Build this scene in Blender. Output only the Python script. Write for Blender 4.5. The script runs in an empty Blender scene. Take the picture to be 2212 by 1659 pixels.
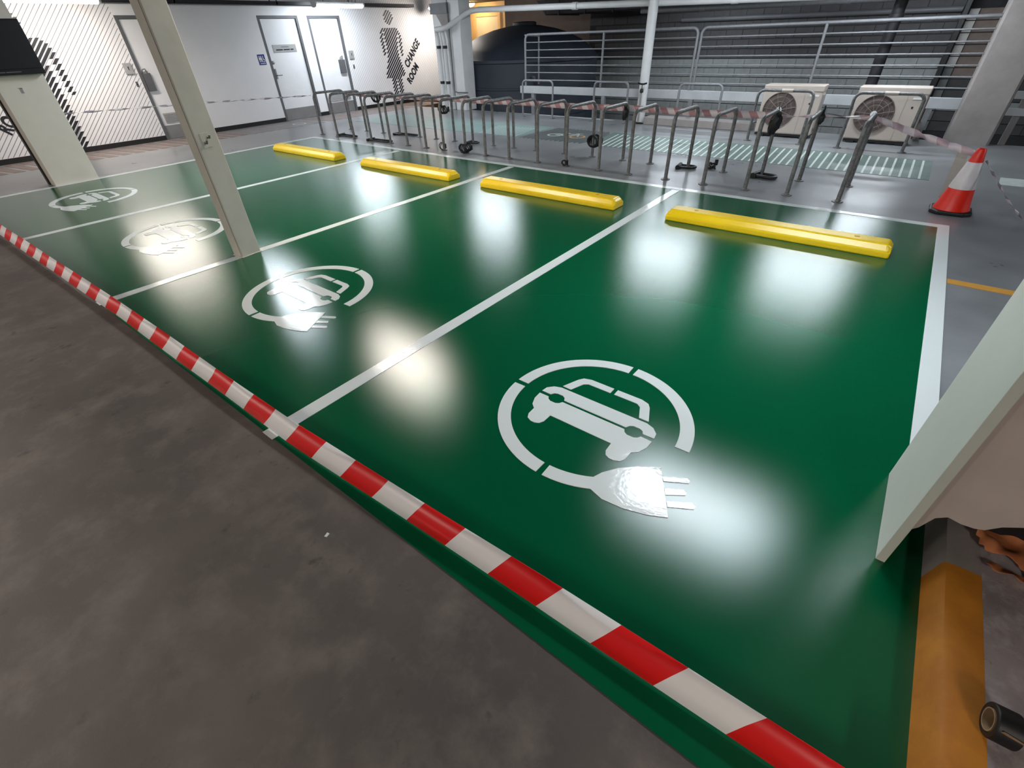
import bpy, bmesh, math, random
from mathutils import Vector, Matrix
random.seed(7)
S = bpy.context.scene
COL = S.collection
# ------------------------------------------------------------------ camera
cam_d = bpy.data.cameras.new('camera'); cam = bpy.data.objects.new('camera', cam_d); COL.objects.link(cam)
cam_d.sensor_width = 36.0; cam_d.sensor_fit = 'HORIZONTAL'; cam_d.lens = 36.0 * 988.72 / 2212.0
cam_d.clip_start = 0.02; cam_d.clip_end = 200
RIGHT = (0.7912382924, 0.6106294848, -0.0327657880)
DOWN = (0.3497855287, -0.4958926030, -0.7948211184)
FWD = (-0.5015895219, 0.6174319060, -0.6059585736)
CPOS = (9.47550758, -5.73912086, 1.53466766)
m = Matrix.Identity(4)
for i in range(3):
    m[i][0] = RIGHT[i]; m[i][1] = -DOWN[i]; m[i][2] = -FWD[i]; m[i][3] = CPOS[i]
cam.matrix_world = m
S.camera = cam
# ------------------------------------------------------------------ world, exposure
w = bpy.data.worlds.new('world'); S.world = w; w.use_nodes = True
bg = w.node_tree.nodes['Background']; bg.inputs[0].default_value = (0.90, 0.95, 1.0, 1); bg.inputs[1].default_value = 0.10
S.view_settings.view_transform = 'Standard'; S.view_settings.look = 'None'
S.view_settings.exposure = 0.45; S.view_settings.gamma = 1.0; S.view_settings.use_curve_mapping = False
LAMP = 62.0          # radiance of the fluorescent diffusers
# ------------------------------------------------------------------ materials
def lin(c):
    return tuple((v / 12.92 if v <= 0.04045 else ((v + 0.055) / 1.055) ** 2.4) for v in [x / 255.0 for x in c])
MATS = {}
def mat(name, rgb, rough=0.6, metal=0.0, var=0.0, scale=4.0, bump=0.0, bscale=60.0, rgb2=None, spec=0.5, coat=0.0, coat_rough=0.1, rvar=0.0, detail=6.0, coat_ior=1.5):
    """Procedural principled material: noise between two tints, noise bump, optional noise in the roughness."""
    if name in MATS: return MATS[name]
    M = bpy.data.materials.new(name); M.use_nodes = True; MATS[name] = M
    nt = M.node_tree; N = nt.nodes; L = nt.links; b = N['Principled BSDF']
    c = lin(rgb); b.inputs['Roughness'].default_value = rough; b.inputs['Metallic'].default_value = metal
    b.inputs['Specular IOR Level'].default_value = spec
    b.inputs['Coat Weight'].default_value = coat; b.inputs['Coat Roughness'].default_value = coat_rough; b.inputs['Coat IOR'].default_value = coat_ior
    tc = N.new('ShaderNodeTexCoord')
    if var > 0 or rgb2:
        n = N.new('ShaderNodeTexNoise'); n.inputs['Scale'].default_value = scale; n.inputs['Detail'].default_value = detail; n.inputs['Roughness'].default_value = 0.62
        L.new(tc.outputs['Object'], n.inputs['Vector'])
        r = N.new('ShaderNodeValToRGB'); r.color_ramp.elements[0].position = 0.34; r.color_ramp.elements[1].position = 0.68
        c2 = lin(rgb2) if rgb2 else tuple(min(1, v * (1 + var)) for v in c)
        c1 = c if rgb2 else tuple(v * (1 - var) for v in c)
        r.color_ramp.elements[0].color = (*c1, 1); r.color_ramp.elements[1].color = (*c2, 1)
        L.new(n.outputs['Fac'], r.inputs['Fac']); L.new(r.outputs['Color'], b.inputs['Base Color'])
        if rvar:
            mr = N.new('ShaderNodeMapRange'); mr.inputs[3].default_value = rough - rvar; mr.inputs[4].default_value = rough + rvar
            L.new(n.outputs['Fac'], mr.inputs[0]); L.new(mr.outputs[0], b.inputs['Roughness'])
    else:
        b.inputs['Base Color'].default_value = (*c, 1)
    if bump > 0:
        n2 = N.new('ShaderNodeTexNoise'); n2.inputs['Scale'].default_value = bscale; n2.inputs['Detail'].default_value = 3
        L.new(tc.outputs['Object'], n2.inputs['Vector'])
        bp = N.new('ShaderNodeBump'); bp.inputs['Strength'].default_value = bump; bp.inputs['Distance'].default_value = 0.004
        L.new(n2.outputs['Fac'], bp.inputs['Height']); L.new(bp.outputs[0], b.inputs['Normal'])
    return M
def emit(name, rgb, strength):
    M = bpy.data.materials.new(name); M.use_nodes = True
    b = M.node_tree.nodes['Principled BSDF']; b.inputs['Base Color'].default_value = (*lin(rgb), 1)
    b.inputs['Emission Color'].default_value = (*lin(rgb), 1); b.inputs['Emission Strength'].default_value = strength
    return M
def concrete(name, base, light, dark, rough, scale=0.7):
    """stained concrete: broad cloudy patches, small blotches and dark worn marks"""
    M = bpy.data.materials.new(name); M.use_nodes = True
    nt = M.node_tree; N = nt.nodes; L = nt.links; b = N['Principled BSDF']; b.inputs['Roughness'].default_value = rough
    tc = N.new('ShaderNodeTexCoord')
    def noise(s, d, off):
        mp = N.new('ShaderNodeMapping'); mp.inputs['Location'].default_value = off; L.new(tc.outputs['Object'], mp.inputs['Vector'])
        n = N.new('ShaderNodeTexNoise'); n.inputs['Scale'].default_value = s; n.inputs['Detail'].default_value = d; n.inputs['Roughness'].default_value = 0.65
        L.new(mp.outputs[0], n.inputs['Vector']); return n
    n1 = noise(scale, 8, (3, 1, 0)); n2 = noise(scale * 6, 8, (7, 2, 0)); n3 = noise(scale * 11, 4, (1, 9, 0)); n4 = noise(scale * 60, 4, (0, 0, 0))
    r1 = N.new('ShaderNodeValToRGB'); r1.color_ramp.elements[0].position = .35; r1.color_ramp.elements[1].position = .66
    r1.color_ramp.elements[0].color = (*lin(dark), 1); r1.color_ramp.elements[1].color = (*lin(base), 1)
    L.new(n1.outputs['Fac'], r1.inputs['Fac'])
    r2 = N.new('ShaderNodeValToRGB'); r2.color_ramp.elements[0].position = .48; r2.color_ramp.elements[1].position = .74
    r2.color_ramp.elements[0].color = (0, 0, 0, 1); r2.color_ramp.elements[1].color = (.75, .75, .75, 1); L.new(n2.outputs['Fac'], r2.inputs['Fac'])
    mx = N.new('ShaderNodeMix'); mx.data_type = 'RGBA'; L.new(r2.outputs['Color'], mx.inputs['Factor']); L.new(r1.outputs['Color'], mx.inputs['A']); mx.inputs['B'].default_value = (*lin(light), 1)
    r3 = N.new('ShaderNodeValToRGB'); r3.color_ramp.elements[0].position = .63; r3.color_ramp.elements[1].position = .73
    r3.color_ramp.elements[0].color = (0, 0, 0, 1); r3.color_ramp.elements[1].color = (.7, .7, .7, 1); L.new(n3.outputs['Fac'], r3.inputs['Fac'])
    mx2 = N.new('ShaderNodeMix'); mx2.data_type = 'RGBA'; L.new(r3.outputs['Color'], mx2.inputs['Factor']); L.new(mx.outputs['Result'], mx2.inputs['A']); mx2.inputs['B'].default_value = (*[v * .55 for v in lin(dark)], 1)
    L.new(mx2.outputs['Result'], b.inputs['Base Color'])
    bp = N.new('ShaderNodeBump'); bp.inputs['Strength'].default_value = .25; bp.inputs['Distance'].default_value = .004
    L.new(n4.outputs['Fac'], bp.inputs['Height']); L.new(bp.outputs[0], b.inputs['Normal'])
    return M
def tape_mat(name, c1, c2, period, slant):
    M = bpy.data.materials.new(name); M.use_nodes = True
    nt = M.node_tree; N = nt.nodes; L = nt.links; b = N['Principled BSDF']; b.inputs['Roughness'].default_value = .38
    uv = N.new('ShaderNodeUVMap'); uv.uv_map = 'UVMap'; sp = N.new('ShaderNodeSeparateXYZ'); L.new(uv.outputs[0], sp.inputs[0])
    mu = N.new('ShaderNodeMath'); mu.operation = 'MULTIPLY_ADD'; mu.inputs[1].default_value = slant
    L.new(sp.outputs[1], mu.inputs[0]); L.new(sp.outputs[0], mu.inputs[2])
    dv = N.new('ShaderNodeMath'); dv.operation = 'DIVIDE'; dv.inputs[1].default_value = period; L.new(mu.outputs[0], dv.inputs[0])
    fr = N.new('ShaderNodeMath'); fr.operation = 'FRACT'; L.new(dv.outputs[0], fr.inputs[0])
    lt = N.new('ShaderNodeMath'); lt.operation = 'LESS_THAN'; lt.inputs[1].default_value = .5; L.new(fr.outputs[0], lt.inputs[0])
    mx = N.new('ShaderNodeMix'); mx.data_type = 'RGBA'; L.new(lt.outputs[0], mx.inputs['Factor']); mx.inputs['A'].default_value = (*lin(c1), 1); mx.inputs['B'].default_value = (*lin(c2), 1)
    L.new(mx.outputs['Result'], b.inputs['Base Color'])
    return M

def epoxy(name, rgb, rough, ior, var=.05, bump=0.0, bscale=60):
    """self-levelled floor paint: diffuse colour under a compact (Beckmann) gloss, weighted by Fresnel"""
    M = bpy.data.materials.new(name); M.use_nodes = True; nt = M.node_tree; N = nt.nodes; L = nt.links
    N.remove(N['Principled BSDF']); out = N['Material Output']
    tc = N.new('ShaderNodeTexCoord'); n = N.new('ShaderNodeTexNoise'); n.inputs['Scale'].default_value = .9; n.inputs['Detail'].default_value = 4; L.new(tc.outputs['Object'], n.inputs['Vector'])
    r = N.new('ShaderNodeValToRGB'); c = lin(rgb)
    r.color_ramp.elements[0].position = .35; r.color_ramp.elements[1].position = .65
    r.color_ramp.elements[0].color = (*[v * (1 - var) for v in c], 1); r.color_ramp.elements[1].color = (*[min(1, v * (1 + var)) for v in c], 1); L.new(n.outputs['Fac'], r.inputs['Fac'])
    d = N.new('ShaderNodeBsdfDiffuse'); L.new(r.outputs['Color'], d.inputs['Color'])
    g = N.new('ShaderNodeBsdfAnisotropic'); g.distribution = 'BECKMANN'; g.inputs['Roughness'].default_value = rough; g.inputs['Color'].default_value = (1, 1, 1, 1)
    f = N.new('ShaderNodeFresnel'); f.inputs['IOR'].default_value = ior
    if bump:
        n2 = N.new('ShaderNodeTexNoise'); n2.inputs['Scale'].default_value = bscale; n2.inputs['Detail'].default_value = 2; L.new(tc.outputs['Object'], n2.inputs['Vector'])
        bp = N.new('ShaderNodeBump'); bp.inputs['Strength'].default_value = bump; bp.inputs['Distance'].default_value = .003
        L.new(n2.outputs['Fac'], bp.inputs['Height']); L.new(bp.outputs[0], g.inputs['Normal'])
    mx = N.new('ShaderNodeMixShader'); L.new(f.outputs[0], mx.inputs[0]); L.new(d.outputs[0], mx.inputs[1]); L.new(g.outputs[0], mx.inputs[2]); L.new(mx.outputs[0], out.inputs['Surface'])
    return M
GREEN = epoxy('green_epoxy', (3, 88, 54), .255, 1.55, .02)
WLINE = epoxy('white_line_paint', (228, 234, 232), .17, 1.5, .02, .22, 60)
LANE = concrete('lane_concrete', (101, 93, 88), (124, 115, 108), (76, 70, 67), .62)
SLAB = mat('grey_sealed_concrete', (120, 122, 124), .30, rgb2=(144, 146, 147), scale=1.4, bump=.05, bscale=40, rvar=.08)
WALLW = mat('white_wall_paint', (238, 237, 239), .55, var=.02, scale=2)
BLACKP = mat('black_paint', (26, 24, 24), .5, var=.2)
FRAME = mat('door_frame_paint', (92, 93, 96), .5, var=.08)
DOORW = mat('white_door_paint', (232, 232, 234), .42, var=.02)
STEELK = mat('brushed_kick_plate', (140, 138, 138), .42, metal=.3, var=.08)
VINYL = mat('dark_vinyl', (30, 32, 40), .45, var=.1)
VLINE2 = mat('pale_vinyl_line', (186, 185, 189), .5, var=.05)
VLINE = mat('grey_vinyl_line', (108, 106, 112), .5, var=.05)
YELLOW = mat('yellow_stop_paint', (244, 204, 18), .30, var=.05, scale=5, bump=.05, bscale=30)
GALV = mat('galvanised_tube', (134, 134, 133), .5, metal=.35, rgb2=(94, 91, 90), scale=30, bump=.1, bscale=200)
RAILM = mat('galvanised_rail', (132, 133, 136), .55, metal=.4, var=.1, scale=20)
BEAMM = mat('beam_paint', (170, 172, 174), .55, var=.08)
RUBBER = mat('black_rubber', (20, 20, 22), .5, var=.2, scale=30)
ORANGE = mat('orange_plastic', (232, 38, 14), .42, var=.06, scale=8)
REFLW = mat('white_reflective', (214, 206, 206), .4, var=.06, scale=12)
GREIGE = mat('greige_column_paint', (208, 203, 192), .5, var=.06, scale=5, bump=.06, bscale=50)
BEIGE = mat('beige_column_paint', (196, 183, 176), .6, var=.06, scale=5, bump=.1, bscale=60)
BOXW = mat('warm_white_boxing', (216, 209, 196), .55, var=.04, scale=3)
PALE = mat('pale_column_paint', (206, 210, 202), .42, var=.04, scale=3)
COLGREY = mat('grey_concrete_column', (150, 143, 140), .7, var=.12, scale=4, bump=.15, bscale=60)
WHITEP = mat('white_pipe_paint', (214, 214, 214), .45, var=.05)
DARKBLK = mat('charcoal_blockwork', (68, 67, 68), .8, var=.14, scale=5, bump=.3, bscale=50)
LTBLK = mat('grey_blockwork', (132, 135, 134), .8, var=.12, scale=5, bump=.3, bscale=50)
LITREVEAL = mat('lit_reveal_blockwork', (226, 222, 216), .8, var=.12, scale=5, bump=.3, bscale=50)
BRNBLK = mat('brown_blockwork', (122, 108, 100), .8, var=.14, scale=5, bump=.3, bscale=50)
MORTAR = mat('dark_mortar', (46, 46, 48), .9, var=.2, scale=12)
CEIL = mat('ceiling_concrete', (58, 58, 61), .85, var=.12, scale=1.5)
DARKM = mat('dark_services', (34, 32, 36), .6, var=.3, scale=8)
CABM = mat('black_cabinet', (16, 17, 24), .5, var=.1, spec=.3)
TANKM = mat('navy_tank_plastic', (42, 49, 60), .6, var=.15, scale=2)
ACM = mat('cream_metal_case', (184, 172, 162), .5, var=.04, scale=4)
ACDARK = mat('fan_cavity', (92, 80, 76), .7, var=.2)
WIRE = mat('fan_guard_wire', (132, 122, 114), .5, metal=.3, var=.1)
KERBY = mat('worn_yellow_kerb', (196, 128, 34), .6, rgb2=(172, 106, 30), scale=9, bump=.3, bscale=40)
ISLE = concrete('island_concrete', (168, 160, 162), (190, 182, 184), (130, 120, 120), .7, scale=2.5)
RAGM = mat('tan_paper', (206, 132, 84), .8, rgb2=(170, 96, 54), scale=14, bump=.2, bscale=60)
KRAFT = mat('roll_core_card', (150, 126, 96), .8, var=.2, scale=20)
BLUE = mat('blue_sign', (44, 50, 128), .4, var=.06)
SIGNG = mat('brushed_sign_plate', (176, 176, 176), .35, metal=.3, var=.05)
TEAL = mat('teal_path_paint', (134, 154, 150), .38, rgb2=(116, 140, 135), scale=2)
HGREEN = mat('green_path_paint', (90, 108, 101), .40, rgb2=(108, 126, 119), scale=6, bump=.1)
DPATCH = mat('dark_path_paint', (80, 86, 86), .45, rgb2=(100, 104, 104), scale=5)
BROWNP = mat('brown_path_paint', (116, 100, 95), .5, rgb2=(138, 122, 115), scale=9)
PATHW = mat('white_path_paint', (196, 204, 198), .45, var=.08, scale=12)
PATHO = mat('orange_path_paint', (206, 164, 116), .45, var=.1, scale=12)
YLINE = mat('yellow_line_paint', (206, 150, 62), .5, var=.1, scale=9)
WARM = mat('cream_corridor_paint', (236, 214, 180), .6, var=.04)
LAMPW = mat('white_lamp_body', (220, 220, 220), .4, var=.03)
COOL = emit('cool_diffuser', (236, 246, 255), LAMP)
WARML = emit('neutral_diffuser', (255, 244, 232), LAMP * 1.0)
AMBER = emit('amber_diffuser', (255, 208, 140), 75)
TAPE = tape_mat('barrier_tape_film', (248, 245, 246), (236, 28, 30), .4098, -.065)
TAPE2 = tape_mat('rack_tape_film', (232, 216, 218), (196, 146, 149), .19, .055)

# ------------------------------------------------------------------ mesh helpers
class MB:
    def __init__(s): s.v = []; s.f = []
    def add(s, v, f):
        o = len(s.v); s.v += [tuple(p) for p in v]; s.f += [tuple(i + o for i in q) for q in f]; return s
    def box(s, x0, x1, y0, y1, z0, z1):
        v = [(x, y, z) for x in (x0, x1) for y in (y0, y1) for z in (z0, z1)]
        return s.add(v, [(0, 1, 3, 2), (4, 6, 7, 5), (0, 4, 5, 1), (2, 3, 7, 6), (0, 2, 6, 4), (1, 5, 7, 3)])
    def prism(s, poly, h0, h1, fn):
        """poly: 2-D outline, fn(a, b, h) -> xyz"""
        n = len(poly); v = [fn(a, b, h0) for a, b in poly] + [fn(a, b, h1) for a, b in poly]
        return s.add(v, [tuple(range(n))[::-1], tuple(range(n, 2 * n))] + [(i, (i + 1) % n, n + (i + 1) % n, n + i) for i in range(n)])
    def flat(s, poly, z0, z1): return s.prism(poly, z0, z1, lambda a, b, h: (a, b, h))
    def tube(s, path, r, seg=10, cap=True, closed=False):
        P = [Vector(p) for p in path]; n = len(P); rs = r if isinstance(r, (list, tuple)) else [r] * n
        T = []
        for i in range(n):
            if closed: a, b = P[i - 1], P[(i + 1) % n]
            else: a, b = P[max(0, i - 1)], P[min(n - 1, i + 1)]
            T.append((b - a).normalized())
        u = T[0].orthogonal().normalized(); v = []
        for i in range(n):
            if i: 
                u = (u - T[i] * u.dot(T[i]))
                u = u.normalized() if u.length > 1e-6 else T[i].orthogonal().normalized()
            wv = T[i].cross(u)
            for k in range(seg):
                a = 2 * math.pi * k / seg; v.append(P[i] + (u * math.cos(a) + wv * math.sin(a)) * rs[i])
        f = []
        for i in range(n if closed else n - 1):
            j = (i + 1) % n
            for k in range(seg):
                f.append((i * seg + k, i * seg + (k + 1) % seg, j * seg + (k + 1) % seg, j * seg + k))
        if cap and not closed: f += [tuple(range(seg))[::-1], tuple(range((n - 1) * seg, n * seg))]
        return s.add(v, f)
    def lathe(s, prof, c=(0, 0, 0), seg=32):
        n = len(prof); v = []
        for r, z in prof:
            for k in range(seg):
                a = 2 * math.pi * k / seg; v.append((c[0] + r * math.cos(a), c[1] + r * math.sin(a), c[2] + z))
        f = [(i * seg + k, i * seg + (k + 1) % seg, (i + 1) * seg + (k + 1) % seg, (i + 1) * seg + k) for i in range(n - 1) for k in range(seg)]
        if prof[0][0] > 1e-6: f.append(tuple(range(seg))[::-1])
        if prof[-1][0] > 1e-6: f.append(tuple(range((n - 1) * seg, n * seg)))
        return s.add(v, f)
    def mesh(s, name, material, smooth=False, bevel=0):
        me = bpy.data.meshes.new(name); me.from_pydata(s.v, [], s.f); me.update()
        bm = bmesh.new(); bm.from_mesh(me); bmesh.ops.recalc_face_normals(bm, faces=bm.faces); bm.to_mesh(me); bm.free()
        me.materials.append(material)
        if smooth: smooth_by_angle(me)
        return me
def smooth_by_angle(me, ang=40):
    for p in me.polygons: p.use_smooth = True
    try: me.set_sharp_from_angle(angle=math.radians(ang))
    except Exception: pass
def link(name, me, parent=None, bevel=0.0, loc=None):
    o = bpy.data.objects.new(name, me); COL.objects.link(o)
    if parent: o.parent = parent
    if loc: o.location = loc
    if bevel:
        b = o.modifiers.new('bevel', 'BEVEL'); b.width = bevel; b.segments = 2; b.limit_method = 'ANGLE'; b.harden_normals = False
    return o
def obj(name, mb, material, parent=None, smooth=False, bevel=0.0, loc=None):
    return link(name, mb.mesh(name, material, smooth), parent, bevel, loc)
def tag(o, label=None, cat=None, group=None, kind=None):
    if label: o['label'] = label
    if cat: o['category'] = cat
    if group: o['group'] = group
    if kind: o['kind'] = kind
    return o
def thing(name, label, cat, loc=(0, 0, 0), group=None, rz=0.0):
    o = bpy.data.objects.new(name, None); COL.objects.link(o); o.location = loc; o.rotation_euler = (0, 0, rz); o.empty_display_size = .1
    return tag(o, label, cat, group)
def struct(o): o['kind'] = 'structure'; return o
def dup(root, loc, label=None, group=None):
    r = root.copy(); COL.objects.link(r); r.location = loc
    if label: r['label'] = label
    if group: r['group'] = group
    for ch in root.children:
        c = ch.copy(); COL.objects.link(c); c.parent = r
        for g in ch.children:
            d = g.copy(); COL.objects.link(d); d.parent = c
    return r
def arc(cx, cy, r, a0, a1, n): return [(cx + r * math.cos(math.radians(a0 + (a1 - a0) * i / n)), cy + r * math.sin(math.radians(a0 + (a1 - a0) * i / n))) for i in range(n + 1)]

# ================================================================== STRUCTURE
ZC = 2.5
WX = -3.05
# floors -----------------------------------------------------------
o = struct(obj('floor', MB().box(-6, 18, -14, -5.2, -.25, 0), LANE)); tag(o, 'dark stained concrete driving lane in the foreground')
o = struct(obj('floor', MB().box(-6, 18, -5.2, 4.66, -.25, 0), SLAB)); tag(o, 'smooth grey sealed concrete floor around the bike racks')
o = struct(obj('floor', MB().box(-6, 18, 4.66, 12, -1.4, -1.2), LANE)); tag(o, 'dark lower floor of the pit behind the railing')
o = struct(obj('floor', MB().flat([(-.06, -5.2), (10.034, -5.2), (10.034, -3.76), (10.0, -3.76), (10.0, .0), (-.2, .06)], 0, .004), GREEN)); tag(o, 'glossy green painted floor of the four charging bays')
# ceiling ----------------------------------------------------------
struct(obj('ceiling', MB().box(-6, 18, -14, 12, ZC, ZC + .2), CEIL))
# left wall with doors ---------------------------------------------
DOORS = [(-1.62, -.64), (1.16, 2.17), (2.42, 3.35)]
DH = 2.07
segs = [(-14, DOORS[0][0]), (DOORS[0][1], DOORS[1][0]), (DOORS[1][1], DOORS[2][0]), (DOORS[2][1], 8.2)]
mbw = MB()
for a, b in segs: mbw.box(WX - .15, WX, a, b, 0, ZC)
for a, b in DOORS: mbw.box(WX - .15, WX, a, b, DH, ZC)
struct(obj('wall_left', mbw, WALLW))
mbb = MB()
for a, b in segs: mbb.box(WX, WX + .012, a, b, 0, .085)
struct(obj('baseboard_left', mbb, BLACKP))

def lever(parent, y, z):
    mb = MB().box(WX - .035, WX - .015, y - .02, y + .02, z - .10, z + .10)
    h = obj('handle_plate', mb, STEELK, parent)
    obj('lever', MB().tube([(WX - .02, y, z - .03), (WX + .03, y, z - .03), (WX + .035, y + .02, z - .03), (WX + .035, y + .12, z - .03)], .009, 8), STEELK, h, smooth=True)
def door(i, y0, y1, lockside, label, kick=True, vent=True):
    d = bpy.data.objects.new('door_%d' % i, None); COL.objects.link(d); d.location = (0, 0, 0); struct(d); d['label'] = label
    fw = .055
    mb = MB().box(WX - .12, WX + .008, y0, y0 + fw, 0, DH).box(WX - .12, WX + .008, y1 - fw, y1, 0, DH).box(WX - .12, WX + .008, y0 + fw, y1 - fw, DH - fw, DH)
    obj('door_frame', mb, FRAME, d, bevel=.003)
    leaf = obj('door_leaf', MB().box(WX - .08, WX - .035, y0 + fw + .004, y1 - fw - .004, .01, DH - fw - .004), DOORW, d, bevel=.002)
    if kick: obj('kick_plate', MB().box(WX - .035, WX - .031, y0 + fw + .01, y1 - fw - .01, .015, .25), STEELK, leaf)
    if vent:
        v = obj('vent_grille', MB().box(WX - .035, WX - .028, y0 + .13, y1 - .13, .29, .47), SIGNG, leaf)
        for k in range(7):
            z = .305 + k * .0245
            obj('louvre', MB().prism([(0, 0), (.012, -.01), (.012, -.004), (0, .012)], y0 + .145, y1 - .145, lambda a, b, h, z=z: (WX - .029 + a, h, z + b)), SIGNG, v)
    return d, leaf
d1, l1 = door(1, *DOORS[0], -1, 'white door half hidden behind the near column, dark frame')
d2, l2 = door(2, *DOORS[1], -1, 'white door with a wide name plate and lever handle', vent=False)
d3, l3 = door(3, *DOORS[2], 1, 'white door next to the change room figure with a dark lock box')
obj('lock_box', MB().box(WX - .035, WX + .02, -1.56, -1.42, .87, 1.17), FRAME, l1, bevel=.004)
obj('hasp', MB().tube([(WX - .03, -1.54, 1.17), (WX + .01, -1.53, 1.23), (WX + .01, -1.48, 1.24), (WX - .03, -1.45, 1.17)], .009, 8), GALV, l1, smooth=True)
lever(l2, 1.255, .98)
obj('lock_knob', MB().tube([(WX - .035, 1.25, 1.2), (WX + .0, 1.25, 1.2), (WX + .012, 1.25, 1.2)], [.035, .035, .02], 14), STEELK, l2, smooth=True)
obj('lock_box', MB().box(WX - .035, WX + .02, 3.07, 3.24, .88, 1.17), FRAME, l3, bevel=.004)
obj('hasp', MB().tube([(WX - .03, 3.13, 1.17), (WX + .01, 3.12, 1.22), (WX + .01, 3.19, 1.25), (WX - .03, 3.2, 1.17)], .009, 8), GALV, l3, smooth=True)
pl = thing('name_plate', 'silver name plate with two lines of small dark lettering on a white door', 'sign', (WX - .03, 1.655, 1.46))
obj('plate', MB().box(-.006, .004, -.30, .30, -.075, .075), SIGNG, pl, bevel=.002)
mb = MB().box(.004, .006, -.09, .11, .022, .034); obj('lettering', mb, FRAME, pl)
mb = MB(); y = -.23
for wd in (.17, .16, .08): mb.box(.004, .006, y, y + wd, -.036, -.012); y += wd + .02
obj('lettering', mb, BLACKP, pl)
bs = thing('restroom_sign', 'small blue restroom sign with white figures beside a white door', 'sign', (WX, .99, 1.27))
obj('plate', MB().box(0, .006, -.085, .085, -.1, .1), BLUE, bs, bevel=.002)
mb = MB()
for yy in (-.05, -.012):
    mb.prism(arc(yy, .062, .011, 0, 330, 11), .006, .008, lambda a, b, h: (h, a, b))
    mb.prism([(yy - .014, .046), (yy + .014, .046), (yy + .016, 0), (yy + .008, 0), (yy + .007, -.045), (yy - .007, -.045), (yy - .008, 0), (yy - .016, 0)], .006, .008, lambda a, b, h: (h, a, b))
mb.prism(arc(.035, .062, .010, 0, 330, 11), .006, .008, lambda a, b, h: (h, a, b))
mb.prism([(.028, .048), (.04, .048), (.042, .01), (.066, .006), (.072, -.03), (.062, -.03), (.056, -.004), (.028, .0)], .006, .008, lambda a, b, h: (h, a, b))
ring = arc(.04, -.014, .034, 150, 360, 14) + arc(.04, -.014, .026, 360, 150, 14); mb.prism(ring, .006, .0075, lambda a, b, h: (h, a, b))
for k in range(3): mb.box(.006, .0075, -.055 + k * .042, -.02 + k * .042, -.078, -.066)
obj('pictogram', mb, WALLW, bs)
for (y, lab) in ((-1.76, 'grey access keypad on the striped wall left of the half hidden door'), (3.48, 'grey access keypad on the striped wall near the change room figure')):
    k = thing('keypad', lab, 'keypad', (WX + .001, y, 1.26), 'access keypads beside the doors')
    obj('case', MB().box(0, .03, -.07, .07, -.09, .09), SIGNG, k, bevel=.006)
    obj('key_slot', MB().prism([(-.008, .03), (.012, .035), (.006, -.01), (.012, -.03), (-.006, -.02)], .03, .033, lambda a, b, h: (h, a, b)), BLACKP, k)
for (y, lab) in ((-1.72, 'small dark exit button under the left keypad'), (3.5, 'small dark exit button under the right keypad')):
    k = thing('exit_button', lab, 'button', (WX + .001, y, 1.0), 'exit buttons under the keypads')
    obj('plate', MB().box(0, .008, -.02, .02, -.045, .045), FRAME, k, bevel=.002)
    obj('button', MB().tube([(.008, 0, 0), (.016, 0, 0)], .012, 12), BLACKP, k, smooth=True)

# --- wall graphics: 45 degree thin lines, figures of short bars, lettering
def inpoly(y, z, P):
    c = False; n = len(P)
    for i in range(n):
        (y1, z1), (y2, z2) = P[i], P[i - 1]
        if (z1 > z) != (z2 > z) and y < (y2 - y1) * (z - z1) / (z2 - z1) + y1: c = not c
    return c
def thin_lines(y0, y1, z0, z1, pitch, wd, holes):
    mb = MB(); k = math.ceil((y0 - z1) / pitch)
    while k * pitch < y1 - z0:
        c = k * pitch                      # line y - z = c
        a = max(y0, z0 + c); b = min(y1, z1 + c)
        if b - a > .02: mb.prism([(a, a - c), (b, b - c), (b - wd, b - c), (a - wd, a - c)] if a - wd > y0 else [(a, a - c), (b, b - c), (b, b - c + wd), (a, a - c + wd)], .0005, .0012, lambda p, q, h: (WX + h, p, q))
        k += 1
    return mb
def bars(polys, pitch, wd, ymin, ymax, zmin, zmax):
    mb = MB(); k = math.floor((ymin - zmax) / pitch); st = .008
    while k * pitch < ymax - zmin:
        c = k * pitch; z = zmin; start = None
        while z <= zmax + st:
            y = z + c; ins = any(inpoly(y, z, P) for P in polys)
            if ins and start is None: start = z
            if not ins and start is not None:
                if z - start > .03:
                    e = z - st; h = wd / 2
                    mb.prism([(start + c - h, start), (start + c + h, start), (e + c + h, e), (e + c - h, e)], .0012, .0022, lambda p, q, t: (WX + t, p, q))
                start = None
            z += st
        k += 1
    return mb
woman = [arc(4.935, 2.03, .165, 0, 345, 23),
         [(4.70, 1.81), (5.18, 1.81), (5.27, 1.70), (5.17, 1.60), (5.13, 1.35), (5.14, 1.15), (5.19, .98), (5.25, .83), (5.30, .69), (5.22, .66), (5.12, .68), (5.12, .27), (5.12, .02), (4.96, .02), (4.95, .6), (4.92, .6), (4.91, .02), (4.75, .02), (4.74, .65), (4.56, .66), (4.57, .74), (4.66, .98), (4.72, 1.19), (4.72, 1.40), (4.69, 1.60)],
         [(4.70, 1.81), (4.58, 1.71), (4.54, 1.6), (4.55, 1.48), (4.60, 1.15), (4.68, 1.20), (4.665, 1.4), (4.65, 1.62)],
         [(5.18, 1.80), (5.27, 1.70), (5.31, 1.58), (5.30, 1.40), (5.30, 1.16), (5.23, 1.14), (5.20, 1.28), (5.20, 1.5), (5.21, 1.62)]]
MC = -3.22
half = [(.33, 1.77), (.42, 1.68), (.45, 1.55), (.45, .92), (.36, .91), (.345, 1.50), (.30, 1.50)]
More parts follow.
